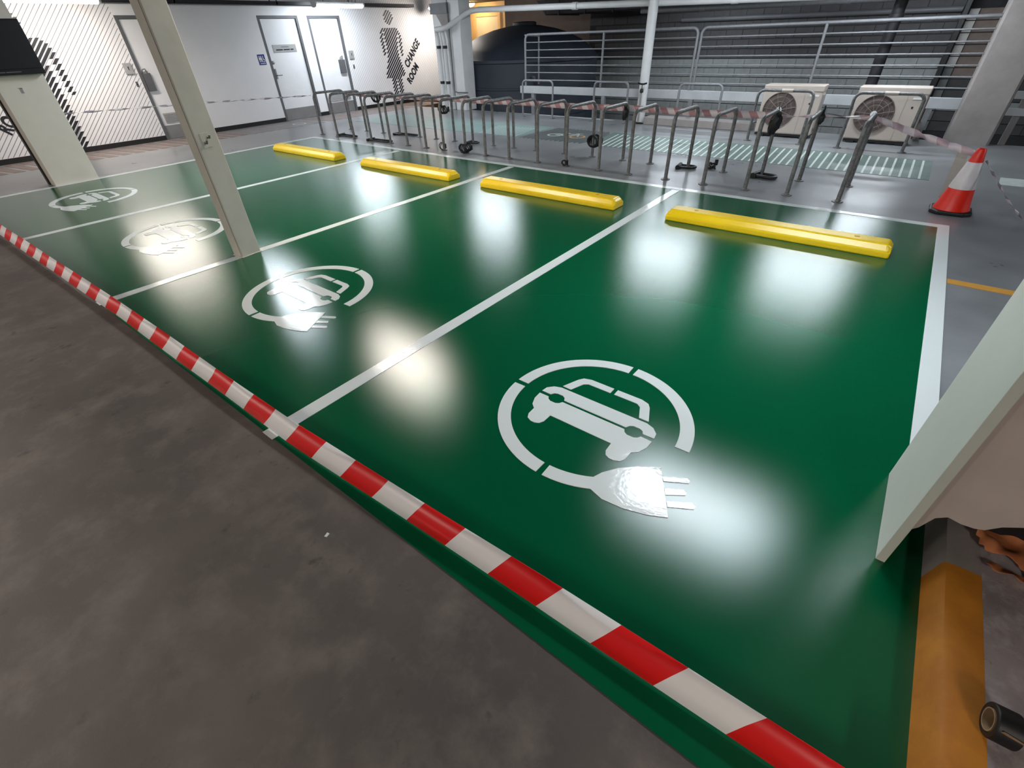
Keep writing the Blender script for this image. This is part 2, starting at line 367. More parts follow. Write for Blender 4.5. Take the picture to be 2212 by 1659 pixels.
man = [arc(MC + .02, 1.99, .165, 0, 345, 23),
       [(MC - .33, 1.77), (MC + .33, 1.77), (MC + .30, 1.5), (MC + .27, 1.45), (MC + .26, .9), (MC + .25, .03), (MC + .03, .03), (MC + .02, .88), (MC - .02, .88), (MC - .03, .03), (MC - .25, .03), (MC - .26, .9), (MC - .27, 1.45)],
       [(MC + a, b) for a, b in half], [(MC - a, b) for a, b in half[::-1]]]
def text_mesh(name, s, size, xs, material, weight=.045):
    cu = bpy.data.curves.new(name, 'FONT'); cu.body = s; cu.size = size; cu.extrude = .0006; cu.offset = weight * size; cu.space_character = 1.05
    t = bpy.data.objects.new('t', cu); COL.objects.link(t); dg = bpy.context.evaluated_depsgraph_get()
    me = bpy.data.meshes.new_from_object(t.evaluated_get(dg)); bpy.data.objects.remove(t); me.name = name
    for v in me.vertices: v.co.x *= xs
    me.materials.clear(); me.materials.append(material); return me
def wall_text(s, y, z, length, height, parent):
    me = text_mesh('lettering', s, 1.0, 1.0, VINYL)
    xs = [v.co.x for v in me.vertices]; ys = [v.co.y for v in me.vertices]
    x0, x1, b0, b1 = min(xs), max(xs), min(ys), max(ys)
    c = math.sqrt(.5)
    for v in me.vertices:
        a = (v.co.x - x0) / (x1 - x0) * length; h = (v.co.y - b0) / (b1 - b0) * height; d = v.co.z
        a2 = a + 0.0
        v.co = (WX + .0028 + d, y + a2 * c - h * c, z + a2 * c + h * c)
    return link('lettering', me, parent)
g = thing('wall_graphic', 'change room wall graphic with a figure in a dress made of slanted bars', 'wall graphic', (0, 0, 0), 'change room graphics on the white wall')
obj('stripe_field', thin_lines(3.36, 7.2, .09, 2.45, .078, .009, None), VLINE2, g)
obj('figure', bars(woman, .085, .060, 4.4, 5.4, .1, 2.25), VINYL, g)
wall_text('CHANGE', 5.42, .84, .83, .205, g); wall_text('ROOM', 5.435, .44, .58, .205, g)
g = thing('wall_graphic', 'change room wall graphic with a trousered figure, partly hidden by the white boxed column', 'wall graphic', (0, 0, 0), 'change room graphics on the white wall')
obj('stripe_field', thin_lines(-5.6, -1.63, .09, 2.45, .078, .011, None), VLINE, g)
obj('figure', bars(man, .085, .056, -3.8, -2.7, .04, 2.2), VINYL, g)
wall_text('CHANGE', -3.98 - .30, .41 + .42, .83, .205, g); wall_text('ROOM', -3.97, .41, .58, .205, g)

# back wall : block courses -----------------------------------------
YB = 9.3
wb = struct(obj('wall_back', MB().box(.8, 9.42, YB, YB + .25, -1.3, ZC), MORTAR))
tag(wb, 'charcoal and grey block wall across the pit behind the railings')
o = struct(obj('wall_back_left', MB().box(-2.4, .8, YB, YB + .25, -1.3, ZC), mat('brown_render', (104, 93, 87), .8, var=.12, scale=3))); tag(o, 'plain brown wall rising behind the tank')
def block_mesh(L, material, name='block'):
    e = .006
    return MB().add([(0, 0, 0), (L, 0, 0), (L, 0, .186), (0, 0, .186), (e, -.012, e), (L - e, -.012, e), (L - e, -.012, .186 - e), (e, -.012, .186 - e)],
                    [(4, 5, 6, 7), (0, 1, 5, 4), (1, 2, 6, 5), (2, 3, 7, 6), (3, 0, 4, 7)]).mesh(name, material)
bd = block_mesh(.3985, DARKBLK); bl = block_mesh(.3985, LTBLK); bl2 = block_mesh(.3985, LITREVEAL); bbn = block_mesh(.3985, BRNBLK); bh = {}
for row in range(-3, 10):
    z = .66 + (row - 4) * .2 + .007 - .0
    if z > 1.95: continue
    x = 1.0 - (.2 if row % 2 else 0)
    while x < 9.4:
        L = min(.3985, 9.416 - x)
        light = z < .82
        if L > .38: me = bl if light else bd
        else:
            key = (round(L, 2), light)
            if key not in bh: bh[key] = block_mesh(L, LTBLK if light else DARKBLK)
            me = bh[key]
        link('block', me, wb, loc=(x, YB, z)); x += .4
# pier and brown wall right of it
wr = struct(obj('wall_pier', MB().box(9.42, 9.5, YB - .2, YB + .25, -1.3, ZC), BLACKP)); tag(wr, 'thin black edge at the end of the block wall')
wr = struct(obj('wall_back_right', MB().box(9.5, 16, YB + .25, YB + .5, -1.3, ZC), MORTAR)); tag(wr, 'recessed brown block wall right of the black edge')
pale = block_mesh(.16, LITREVEAL)  # pale upper strip: side light on the wall reveal put into the block colour
for row in range(-2, 9):
    z = .67 + (row - 4) * .2
    link('block', pale if row > 3 else block_mesh(.16, LTBLK), wr, loc=(9.52, YB + .245, z))
    for k in range(7):
        link('block', (bbn if row > 2 else (bl if (row + k) % 3 == 0 else bd)), wr, loc=(9.69 + k * .4 - (.2 if row % 2 and k else 0) * 0, YB + .25, z))
# warm alcove beyond the left end of the back wall
al = struct(obj('wall_alcove', MB().box(-6.2, -2.4, 10.6, 10.8, -1.3, ZC).box(-6.2, -6.0, 6.5, 10.6, -1.3, ZC).box(-2.55, -2.4, 9.55, 10.6, -1.3, ZC), WARM)); tag(al, 'cream walls of a lit alcove behind the tank')
struct(obj('floor', MB().box(-6.2, -2.4, 9.3, 10.8, -.1, 0), SLAB))['label'] = 'floor of the lit alcove behind the tank'
d4 = bpy.data.objects.new('door_4', None); COL.objects.link(d4); struct(d4); d4['label'] = 'cream door in the warm lit alcove above the tank'
obj('door_frame', MB().box(-4.86, -4.74, 10.53, 10.6, 0, 2.2).box(-3.72, -3.6, 10.53, 10.6, 0, 2.2).box(-4.74, -3.72, 10.53, 10.6, 2.1, 2.2), WARM, d4, bevel=.004)
obj('door_leaf', MB().box(-4.74, -3.72, 10.555, 10.6, .01, 2.1), DOORW, d4, bevel=.003)
# edge kerb of the slab
struct(obj('trim_1', MB().box(5.05, 7.1, 4.28, 4.62, 0, .13), COLGREY, bevel=.01))['label'] = 'low concrete upstand under the railing'

# ================================================================== LAMPS
def lamp(x, y, mt, label, z=2.2):
    L = .66
    t = thing('fluorescent_batten', label, 'ceiling light', (x, y, z), 'fluorescent battens under the car park ceiling', 0 if (x < -1 and y < 4) or y < -6 else math.pi / 2)
    obj('housing', MB().box(-.08, .08, -L, L, .02, .075), LAMPW, t, bevel=.006)
    prof = [(-.085, .02)] + [(-.085 * math.cos(math.radians(a)), .02 - .05 * math.sin(math.radians(a))) for a in range(15, 180, 15)] + [(.085, .02)]
    obj('diffuser', MB().prism(prof, -L + .02, L - .02, lambda a, b, h: (a, h, b)), mt, t, smooth=True)
    for s in (-1, 1):
        obj('end_cap', MB().prism(prof + [(.085, .075), (-.085, .075)], s * L - .02, s * L + .02, lambda a, b, h: (a, h, b)), LAMPW, t)
        obj('hanger', MB().tube([(0, s * .4, .075), (0, s * .4, ZC - z)], .006, 6), GALV, t)
    return t
for x, y, mt, lab in (
    (-2.15, 2.75, COOL, 'bright batten light in front of the two white doors at top left'),
    (-2.0, -2.75, WARML, 'bright batten light above the trousered wall figure at the top left corner'),
    (2.15, 2.9, COOL, 'batten light over the bike racks nearest the corner column'),
    (6.4, 2.9, COOL, 'batten light over the middle of the bike racks'),
    (8.75, 3.5, COOL, 'batten light above the two air conditioner units'),
    (1.65, -2.3, COOL, 'batten light over the leftmost charging bays'),
    (5.0, -2.5, WARML, 'batten light over the bay line by the near column'),
    (9.02, -2.5, COOL, 'batten light over the nearest charging bay'),
    (-2.0, 6.2, WARML, 'batten light behind the corner column at the end of the white wall'),
    (4.8, 7.4, COOL, 'unseen batten light added over the pit beside the tank'),  # added above the view to brighten the back wall and tank
    (8.9, 7.2, COOL, 'batten light over the pit behind the air conditioners'),
    (-.5, -8.2, WARML, 'unseen fill batten added over the far end of the driving lane'),  # lane battens are added behind the camera to light the foreground concrete
    (3.2, -8.0, WARML, 'unseen fill batten added second along the driving lane from the far end'),
    (6.6, -8.2, WARML, 'unseen fill batten added over the middle of the driving lane'),
    (11.3, -7.4, WARML, 'unseen fill batten added over the near end of the driving lane'),
    (13.6, 1.2, COOL, 'batten light over the lane right of the traffic cone')):
    lamp(x, y, mt, lab)
t = thing('bulkhead_light', 'amber light inside the alcove above the tank', 'ceiling light', (-4.4, 9.9, 2.42))
obj('base', MB().lathe([(.16, .04), (.16, .08)], seg=24), LAMPW, t)
obj('diffuser', MB().lathe([(0, -.05), (.08, -.04), (.13, -.005), (.15, .04)], seg=24), AMBER, t, smooth=True)
# services under the ceiling
t = thing('cable_tray', 'dark cable tray running along the top of the white wall', 'cable tray')
obj('tray', MB().box(-2.78, -2.50, -8, 5.45, 2.225, 2.232).box(-2.78, -2.773, -8, 5.45, 2.225, 2.29).box(-2.507, -2.5, -8, 5.45, 2.225, 2.29), DARKM, t)
for k in range(5):
    obj('cable', MB().tube([(-2.74 + k * .05 + .01 * math.sin(j * 1.3 + k), -8 + j * .56, 2.25 + .006 * math.sin(j + k * 2)) for j in range(25)], .016, 6), RUBBER, t, smooth=True)
for k in range(6):
    for x in (-2.78, -2.505): obj('tray_hanger', MB().box(x, x + .005, -7 + k * 2.1, -6.97 + k * 2.1, 2.23, ZC), GALV, t)
def pipe(name, path, r, material, label, cat='pipe', straps=()):
    t = thing(name, label, cat)
    obj('pipe_run', MB().tube(path, r, 14), material, t, smooth=True)
    for s in straps:
        if isinstance(s, tuple): obj('coupling', MB().tube([s[0], s[1]], r * 1.18, 14), material, t, smooth=True)
    return t
pipe('drain_pipe', [(-.66, 4.34, 1.70), (-.45, 4.34, 1.71), (-.32, 4.36, 1.73), (-.20, 4.42, 1.79), (.1, 4.6, 1.96), (.25, 4.68, 2.02), (.45, 4.7, 2.03), (7.4, 4.75, 1.87), (9.6, 4.75, 1.83)], .055, WHITEP,
     'white drain pipe bending off the corner column and running along the ceiling', straps=(((3.0, 4.715, 1.97), (3.12, 4.715, 1.967)), ((6.2, 4.74, 1.90), (6.32, 4.74, 1.898))))
pipe('drain_pipe', [(4.2, 5.45, 1.84), (6.4, 5.45, 1.82), (9.6, 5.45, 1.795)], .045, RAILM, 'pale grey pipe running above the pit behind the white post', straps=(((5.4, 5.45, 1.829), (5.52, 5.45, 1.828)), ((7.8, 5.45, 1.808), (7.92, 5.45, 1.807))))
pipe('conduit', [(3.6, 9.235, 1.70), (9.40, 9.235, 1.66)], .05, FRAME, 'thin grey conduit high on the charcoal block wall')
t = thing('ventilation_duct', 'black ventilation duct above the tank', 'duct')
obj('duct', MB().box(.5, 3.6, 7.4, 8.4, 1.93, 2.25), DARKM, t, bevel=.02)
obj('duct_drop', MB().prism([(.2, 2.25), (.5, 1.93), (.5, 2.25)], 7.4, 8.4, lambda a, b, h: (a, h, b)), DARKM, t)
for k in range(4): obj('duct_flange', MB().box(.9 + k * .8, .94 + k * .8, 7.37, 8.43, 1.91, 2.27), DARKM, t)
for x in (.8, 3.2): obj('duct_hanger', MB().box(x, x + .02, 7.9, 7.92, 2.25, ZC), GALV, t)

# ================================================================== COLUMNS
t = thing('steel_column', 'greige square steel column standing between the second and third bays', 'column', (4.975, -4.01, 0))
o = obj('shaft', MB().box(-.07, .07, -.09, .09, .004, ZC), GREIGE, t, bevel=.006)
t.rotation_euler = (0, 0, math.radians(6))
obj('seam', MB().box(-.0725, -.070, -.004, .004, .004, ZC).box(.052, .056, -.0925, -.09, .004, ZC), COLGREY, t)
obj('weld_collar', MB().box(-.078, .078, -.098, .098, .004, .012), GREIGE, t, bevel=.003)
for dz in (0, .035):
    obj('bracket', MB().tube([(.07, -.03 + dz, .93 + dz), (.10, -.03 + dz, .93 + dz), (.11, -.03 + dz, .95 + dz)], .007, 6), GALV, t, smooth=True)
obj('bracket_plate', MB().box(.07, .074, -.05, .03, .90, 1.0), GREIGE, t)

t = thing('boxed_column', 'white boxed column carrying a black cabinet at the left edge', 'column', (-.2, -3.985, 0))
obj('cladding', MB().box(-.14, .12, -.27, .265, .0, ZC), BOXW, t, bevel=.004)
obj('steel_flange', MB().box(-.24, -.14, -.29, .265, .0, ZC), BLACKP, t)
obj('tag', MB().box(.12, .123, -.06, -.03, 1.13, 1.19).box(.12, .123, -.075, -.03, 1.185, 1.19), COLGREY, t)
t = thing('electrical_cabinet', 'black cabinet fixed high on the white boxed column', 'cabinet', (-.078, -3.99, 1.335))
obj('case', MB().box(0, .12, -.36, .285, 0, .57), CABM, t, bevel=.006)
obj('cabinet_door', MB().box(.12, .128, -.345, .27, .06, .555), CABM, t, bevel=.003)
obj('lettering', MB().box(.121, .1225, -.2, -.12, .025, .035).box(.121, .1225, -.11, .04, .025, .035), FRAME, t)
obj('door_handle', MB().tube([(.128, -.30, .3), (.145, -.30, .3), (.145, -.30, .4), (.128, -.30, .4)], .006, 6), FRAME, t, smooth=True)

t = thing('steel_column', 'pale steel flange column with torn cladding at the yellow kerb on the right', 'column', (9.9, -4.0, 0))
obj('flange', MB().box(0, .028, -.245, .246, .004, ZC), PALE, t, bevel=.002)
obj('web', MB().box(.028, .62, -.02, .02, .13, ZC), DARKM, t)
obj('flange', MB().box(.62, .65, -.245, .246, .0, ZC), PALE, t, bevel=.002)
# cladding panel between the flanges, ragged lower edge
rag = [(.028, .17), (.045, .20), (.062, .262), (.085, .285), (.12, .278), (.15, .281), (.17, .29), (.195, .325), (.23, .352), (.27, .345), (.33, .372), (.40, .36), (.50, .38), (.62, .37)]
obj('cladding', MB().prism(rag + [(.62, ZC), (.028, ZC)], -.222, -.205, lambda a, b, h: (a, h, b)), BEIGE, t)
obj('cladding', MB().box(.028, .62, .205, .222, .1, ZC), BEIGE, t)
obj('base_plate', MB().box(.03, .62, .0, .2, .12, .14), DARKM, t)

t = thing('round_post', 'white round post standing among the back bike hoops', 'column', (4.895, 4.46, 0))
obj('shaft', MB().lathe([(.095, 0), (.097, .01), (.088, .12), (.088, ZC)], seg=28), WHITEP, t, smooth=True)
t = thing('concrete_column', 'broad grey concrete column behind the traffic cone', 'column', (10.15, 4.6, 0))
ch = .03
obj('shaft', MB().flat([(-.27 + ch, -.12), (.27 - ch, -.12), (.27, -.12 + ch), (.27, .45), (-.27, .45), (-.27, -.12 + ch)], 0, ZC), COLGREY, t)
t = thing('steel_post', 'dark steel post rising behind the right air conditioner', 'column', (8.63, 5.2, 0))
obj('shaft', MB().lathe([(.085, -1.2), (.085, ZC)], seg=20), DARKM, t, smooth=True)
obj('collar', MB().lathe([(.095, 1.5), (.1, 1.51), (.1, 1.6), (.095, 1.61)], seg=20), DARKM, t, smooth=True)

t = thing('corner_column', 'white corner column with grey bracket head left of the tank', 'column', (-.44, 4.6, 0))
obj('shaft', MB().box(-.48, .02, -.06, .3, 0, ZC), WHITEP, t, bevel=.008)
obj('shaft', MB().box(.1, .45, -.1, .3, 0, ZC), WHITEP, t, bevel=.008)
obj('back_panel', MB().box(.02, .1, .0, .3, 0, ZC), COLGREY, t)
obj('bracket_head', MB().prism([(-.44, 2.2), (.1, 2.2), (.1, 1.75), (-.1, 1.75)], -.14, -.06, lambda a, b, h: (a, h, b)), COLGREY, t)
obj('bracket_cap', MB().box(-.44, .12, -.17, -.06, 2.0, 2.2), FRAME, t)
for x, lab in ((-.71, 'left white downpipe on the corner column'), (-.50, 'right white downpipe on the corner column')):
    t = thing('downpipe', lab, 'pipe', (x, 4.44, 0), 'downpipes on the corner column')
    obj('pipe_run', MB().tube([(0, 0, .02), (0, 0, 1.48), (-.03, 0, 1.60), (-.03, 0, 1.68)], .045, 12), WHITEP, t, smooth=True)
    for z in (.58, 1.32): obj('pipe_clip', MB().tube([(0, 0, z), (0, 0, z + .06)], .056, 12), DARKM, t, smooth=True)
pipe('conduit', [(-.33, 4.47, 2.2), (-.33, 4.47, .5), (-.32, 4.46, .42), (-.2, 4.44, .40), (.1, 4.5, .40)], .014, FRAME, 'thin dark conduit down the corner column')

# ================================================================== PAINTED MARKINGS
def mark(name, poly, material, label, cat='floor marking', z0=.004, z1=.0062, group=None):
    return tag(obj(name, MB().flat(poly, z0, z1), material), label, cat, group)
mark('bay_line', [(-.10, -5.2), (-.02, -5.2), (-.17, .04), (-.25, .04)], WLINE, 'white bay line along the left edge of the green bays', group='white lines of the charging bays')
for X, lab, sk in ((2.5, 'white bay line between the first and second bays from the white wall', .02), (5.0, 'white bay line running into the greige column', 0), (7.48, 'white bay line left of the nearest bay, end poking past the tape', 0)):
    mark('bay_line', [(X - .045, -5.21), (X + .045, -5.21), (X + .045 + sk, -.04), (X - .045 + sk, -.04)], WLINE, lab, group='white lines of the charging bays')
mark('bay_line', [(9.955, -3.75), (10.05, -3.75), (10.04, .05), (9.955, .05)], WLINE, 'wide white bay line on the right edge beside the traffic cone', group='white lines of the charging bays')
mark('bay_line', [(-.25, .04), (-.21, .125), (9.955, .045), (9.955, -.04)], WLINE, 'long white line across the heads of the bays', group='white lines of the charging bays', z1=.0066)
# --- electric car symbols
RO, RI = .4825, .416
def ring_seg(a0, a1): return arc(0, 0, RO, a0, a1, 30) + arc(0, 0, RI, a1, a0, 30)
roofL = [(-.248, .105), (-.209, .203), (-.190, .230), (-.149, .243), (-.011, .243), (-.011, .199), (-.142, .199), (-.165, .183), (-.197, .104)]
roofR = [(-a, b) for a, b in roofL[::-1]]
hood = [(-.318, .009), (-.313, .045), (-.285, .075), (-.246, .089), (.246, .089), (.285, .075), (.313, .045), (.318, .009), (.262, .008)] + arc(.219, .0, .042, 15, 165, 8)[0:0] + \
       [(.252, .026), (.235, .034), (.203, .034), (.186, .024), (.176, .004), (-.176, .004), (-.186, .024), (-.203, .034), (-.235, .034), (-.252, .026), (-.262, .008)]
bodyR = [(.176, -.012), (.186, -.030), (.203, -.040), (.235, -.040), (.252, -.030), (.262, -.014), (.318, -.015), (.315, -.066), (.297, -.112), (.270, -.136), (.268, -.186), (.255, -.212), (.229, -.224), (.205, -.224), (.184, -.214), (.172, -.190), (.170, -.135)]
body = bodyR + [(-a, b) for a, b in bodyR[::-1]]
plug = arc(0, 0, RO, -88, -62, 10) + [(.291, -.445), (.38, -.437), (.473, -.409), (.545, -.373), (.416, -.142), (.333, -.195), (.267, -.255), (.223, -.317), (.205, -.362)] + arc(0, 0, RI, -60.5, -88, 10)[1:]
prongs = [[(.443, -.186), (.531, -.135), (.547, -.143), (.547, -.158), (.457, -.209)], [(.476, -.243), (.543, -.205), (.558, -.216), (.559, -.227), (.492, -.272)], [(.509, -.301), (.593, -.25), (.611, -.259), (.612, -.275), (.523, -.325)]]
def ev(x, y, label):
    t = thing('charging_symbol', label, 'floor marking', (x, y, 0), 'white electric car symbols on the green bays')
    def F(n, poly, par=None): return obj(n, MB().flat(poly, .004, .0066), WLINE, par or t)
    for a0, a1 in ((2, 88.2), (91.8, 178), (-178, -91.7)): F('ring_segment', ring_seg(a0, a1))
    F('car_roof', roofL); F('car_roof', roofR); F('car_bonnet', hood); F('car_front', body)
    pg = F('plug', plug)
    for q in prongs: F('prong', q, pg)
    return t
e0 = ev(8.697, -4.141, 'large white electric car and plug symbol in the nearest green bay')
for x, lab in ((6.19, 'white electric car and plug symbol just right of the greige column'), (3.735, 'white electric car and plug symbol partly behind the greige column'), (1.18, 'farthest white electric car and plug symbol by the white boxed column')):
    dup(e0, (x, -4.141, 0), lab)
# --- path with hatching by the racks
tp_ = thing('path_marking', 'pale teal painted path behind the left bike racks', 'floor marking')
obj('path_paint', MB().flat([(-1.3, 1.95), (3.56, 1.95), (3.62, 2.6), (3.6, 3.2), (-1.3, 3.3)], 0, .003), TEAL, tp_)
n = 14
top = []; bot = []
for k in range(n):
    x = 3.72 + k * .085; top += [(x, 3.08 + (.03 if k < 9 else 0)), (x + .045, 3.2)]
for k in range(n): 
    x = 4.98 - k * .10; bot += [(x, 2.05), (x - .03, 1.92)]
tag(obj('path_marking', MB().flat(([(3.64, 2.3), (3.70, 2.8)] + top + [(4.98, 3.0), (5.1, 2.4)] + bot)[::-1], 0, .0035), DPATCH), 'dark toothed patch carrying the bicycle symbol on the path', 'floor marking')
hp = thing('path_marking', 'green painted path with thin white hatching behind the right bike racks', 'floor marking')
obj('path_paint', MB().flat([(5.13, 1.93), (9.82, 1.84), (9.82, 3.0), (4.98, 3.18)], 0, .003), HGREEN, hp)
sm = MB().flat([(-.012, 0), (.012, 0), (.012, 1), (-.012, 1)], .003, .0045).mesh('stripe', PATHW)
for k in range(46):
    x = 5.32 + k * .0978; tlt = -.17 * (1 - k / 45.0)
    s_ = link('stripe', sm, hp, loc=(x, 1.92 - .0015 * k, 0)); s_.scale = (1, 1.12, 1); s_.rotation_euler = (0, 0, -math.atan(tlt / 1.12))
for k in range(13):
    x = 2.45 + k * .075; s_ = link('stripe', sm, tp_, loc=(x + .15, 2.0, 0)); s_.scale = (.7, .95, 1); s_.rotation_euler = (0, 0, .2)
bk = thing('bicycle_symbol', 'small cream bicycle symbol painted on the dark toothed patch', 'floor marking', (4.35, 2.55, 0))
def fring(cx, cy, r, wd): return arc(cx, cy, r, 0, 359, 24) + arc(cx, cy, r - wd, 359, 0, 24)
for cx in (-.24, .25): obj('wheel', MB().flat(fring(cx, -.08, .15, .035), .0035, .005), PATHO if cx > 0 else PATHW, bk)
def strip(a, b, wd=.03):
    d = Vector((b[0] - a[0], b[1] - a[1])).normalized(); nrm = Vector((-d.y, d.x)) * wd / 2
    return [(a[0] + nrm.x, a[1] + nrm.y), (b[0] + nrm.x, b[1] + nrm.y), (b[0] - nrm.x, b[1] - nrm.y), (a[0] - nrm.x, a[1] - nrm.y)]
for a, b in (((-.24, -.08), (-.1, .12)), ((-.1, .12), (.16, .12)), ((.16, .12), (.25, -.08)), ((-.1, .12), (.0, -.08)), ((0, -.08), (.16, .12)), ((-.24, -.08), (0, -.08)), ((.16, .12), (.12, .2)), ((.06, .2), (.2, .2)), ((-.13, .17), (-.1, .12)), ((-.18, .17), (-.06, .17))):
    obj('frame_bar', MB().flat(strip(a, b), .0035, .005), PATHW, bk)
# --- brown walkway pattern along the white wall
bp_ = thing('walkway_marking', 'brown slanted bars painted on the floor along the white wall', 'floor marking')
bm_ = MB().flat([(-1.0, -.09), (-1.0, .06), (0, .25), (0, .10)], 0, .003).mesh('painted_bar', BROWNP)
for k in range(46):
    y = -4.7 + k * .225
    if -.55 < y < 1.55: continue
    link('painted_bar', bm_, bp_, loc=(-1.95, y, 0))
tag(obj('walkway_marking', MB().flat([(-2.95, -.62)] + [(-2.95 + .0, -.62 + .0)][:0] + [(-1.95, -.35)] + sum([[(-1.95 + (.07 if k % 2 else 0), -.35 + k * .095)] for k in range(21)], []) + [(-2.95, 1.4)], 0, .0025), mat('grey_path_paint', (112, 108, 108), .45, rgb2=(134, 130, 130), scale=5)), 'grey toothed patch on the floor in front of the doors', 'floor marking')
tag(obj('person_symbol', MB().flat(fring(-2.3, 1.05, .16, .03), .0025, .004), PATHW), 'faint white ring on the grey toothed patch before the doors', 'floor marking')
# --- other lines
mark('floor_line', [(1.7, 4.62), (4.25, 4.50), (4.25, 4.55), (1.7, 4.66)], WLINE, 'thin white line on the floor below the left railing', z0=0, z1=.003)
mark('floor_line', [(10.05, -1.40), (10.9, -1.40), (10.9, -1.31), (10.05, -1.31)], YLINE, 'short yellow line on the grey floor right of the bays', z0=0, z1=.003)
mark('floor_line', [(9.93, 1.1), (10.05, 1.1), (10.2, 3.9), (10.08, 3.9)], mat('faded_yellow_paint', (128, 116, 104), .45, var=.15, scale=9), 'faded tan line on the floor behind the traffic cone', z0=0, z1=.003)
mark('floor_line', [(10.45, 1.98), (11.6, 1.98), (11.6, 2.40), (10.48, 2.36)], PATHW, 'white painted patch on the floor right of the traffic cone', z0=0, z1=.003)

# ================================================================== WHEEL STOPS
def wheel_stop(x0, x1, y, label):
    t = thing('wheel_stop', label, 'wheel stop', ((x0 + x1) / 2, y, .004), 'yellow wheel stops')
    h = (x1 - x0) / 2
    def sect(x, s, zt): return [(x, -.115, 0), (x, -.115, .05), (x, -.06 * s - .012, zt), (x, .06 * s + .012, zt), (x, .115, .05), (x, .115, 0)]
    xs = [(-h, .8, .07), (-h + .035, 1, .105), (h - .035, 1, .105), (h, .8, .07)]
    v = sum([sect(*q) for q in xs], []); f = []
    for i in range(3):
        for k in range(6): f.append((i * 6 + k, i * 6 + (k + 1) % 6, (i + 1) * 6 + (k + 1) % 6, (i + 1) * 6 + k))
    f += [tuple(range(6))[::-1], tuple(range(18, 24))]
    obj('body', MB().add(v, f), YELLOW, t, bevel=.012)
    for s in (-1, 1): obj('fixing_cap', MB().lathe([(.022, .1045), (.02, .108), (0, .109)], (s * h * .72, 0, 0), 16), mat('dull_yellow_plug', (206, 170, 26), .5, var=.05), t, smooth=True)
    return t
wheel_stop(.36, 2.23, -1.02, 'yellow wheel stop in the farthest bay by the white wall')
wheel_stop(2.90, 4.79, -1.02, 'yellow wheel stop second from the white wall')
wheel_stop(5.34, 7.23, -1.02, 'yellow wheel stop second from the traffic cone')
wheel_stop(7.80, 9.67, -1.02, 'yellow wheel stop in the nearest bay by the traffic cone')

# ================================================================== BIKE RACKS
def hoop_path(w, h, r, n=7):
    P = [(0, 0, 0)]
    P += [(0, r - r * math.cos(math.radians(a)), h - r + r * math.sin(math.radians(a))) for a in [90 * i / n for i in range(n + 1)]]
    P += [(0, w - r + r * math.sin(math.radians(a)), h - r + r * math.cos(math.radians(a))) for a in [90 * i / n for i in range(n + 1)]]
    P += [(0, w, 0)]; return P
def foot_mesh(): return MB().lathe([(.055, 0), (.055, .008), (.030, .010), (.027, .02), (.0225, .022)], seg=16)
ORD = ['first', 'second', 'third', 'fourth', 'fifth', 'sixth', 'seventh', 'eighth', 'ninth', 'tenth', 'eleventh', 'twelfth', 'thirteenth', 'fourteenth', 'fifteenth', 'sixteenth', 'seventeenth', 'eighteenth', 'nineteenth', 'twentieth']
RX = [-.35, .19, .73, 1.27, 1.83, 2.30, 2.78, 3.22, 3.72, 4.15, 4.63, 5.17, 5.67, 6.20, 6.65, 7.17, 7.65, 8.14, 8.59, 9.09]
RF, RB = .385, 1.11
r0 = None
for i, x in enumerate(RX):
    lab = '%s galvanised bike hoop in the row counting from the white wall' % ORD[i] if i < 10 else '%s galvanised bike hoop in the row counting back from the traffic cone' % ORD[19 - i]
    if r0 is None:
        r0 = thing('bike_rack', lab, 'bike rack', (x, RF, 0), 'galvanised hoops in the front bike rack row')
        obj('hoop', MB().tube(hoop_path(RB - RF, .735, .10), .0225, 12), GALV, r0, smooth=True)
        fm = foot_mesh().mesh('base_plate', GALV, True)
        link('base_plate', fm, r0); link('base_plate', fm, r0, loc=(0, RB - RF, 0))
    else: 
        rk = dup(r0, (x, RF, 0), lab); rk.rotation_euler = (0, 0, random.uniform(-.03, .03))
# back hoops (along x)
def back_hoop(x0, x1, y, label, sleeve=False):
    t = thing('bike_hoop', label, 'bike rack', (x0, y, 0), 'bike hoops along the pit edge', )
    P = [(b, 0, c) for a, b, c in hoop_path(x1 - x0, .715, .09)]
    obj('hoop', MB().tube(P, .021, 12), GALV if sleeve else RAILM, t, smooth=True)
    fm = foot_mesh().mesh('base_plate', GALV, True); link('base_plate', fm, t); link('base_plate', fm, t, loc=(x1 - x0, 0, 0))
    if sleeve: obj('sleeve', MB().tube([((x1 - x0) * .42, 0, .715), ((x1 - x0) * .62, 0, .715)], .026, 12), ACM, t, smooth=True)
back_hoop(2.08, 2.90, 4.19, 'pale bike hoop in front of the tank')
back_hoop(3.93, 4.69, 4.19, 'pale bike hoop just left of the white round post')
back_hoop(5.74, 6.52, 4.18, 'pale bike hoop just right of the white round post')
back_hoop(7.31, 8.10, 3.44, 'bike hoop in front of the left air conditioner', True)
back_hoop(8.63, 9.44, 3.42, 'bike hoop in front of the right air conditioner', True)

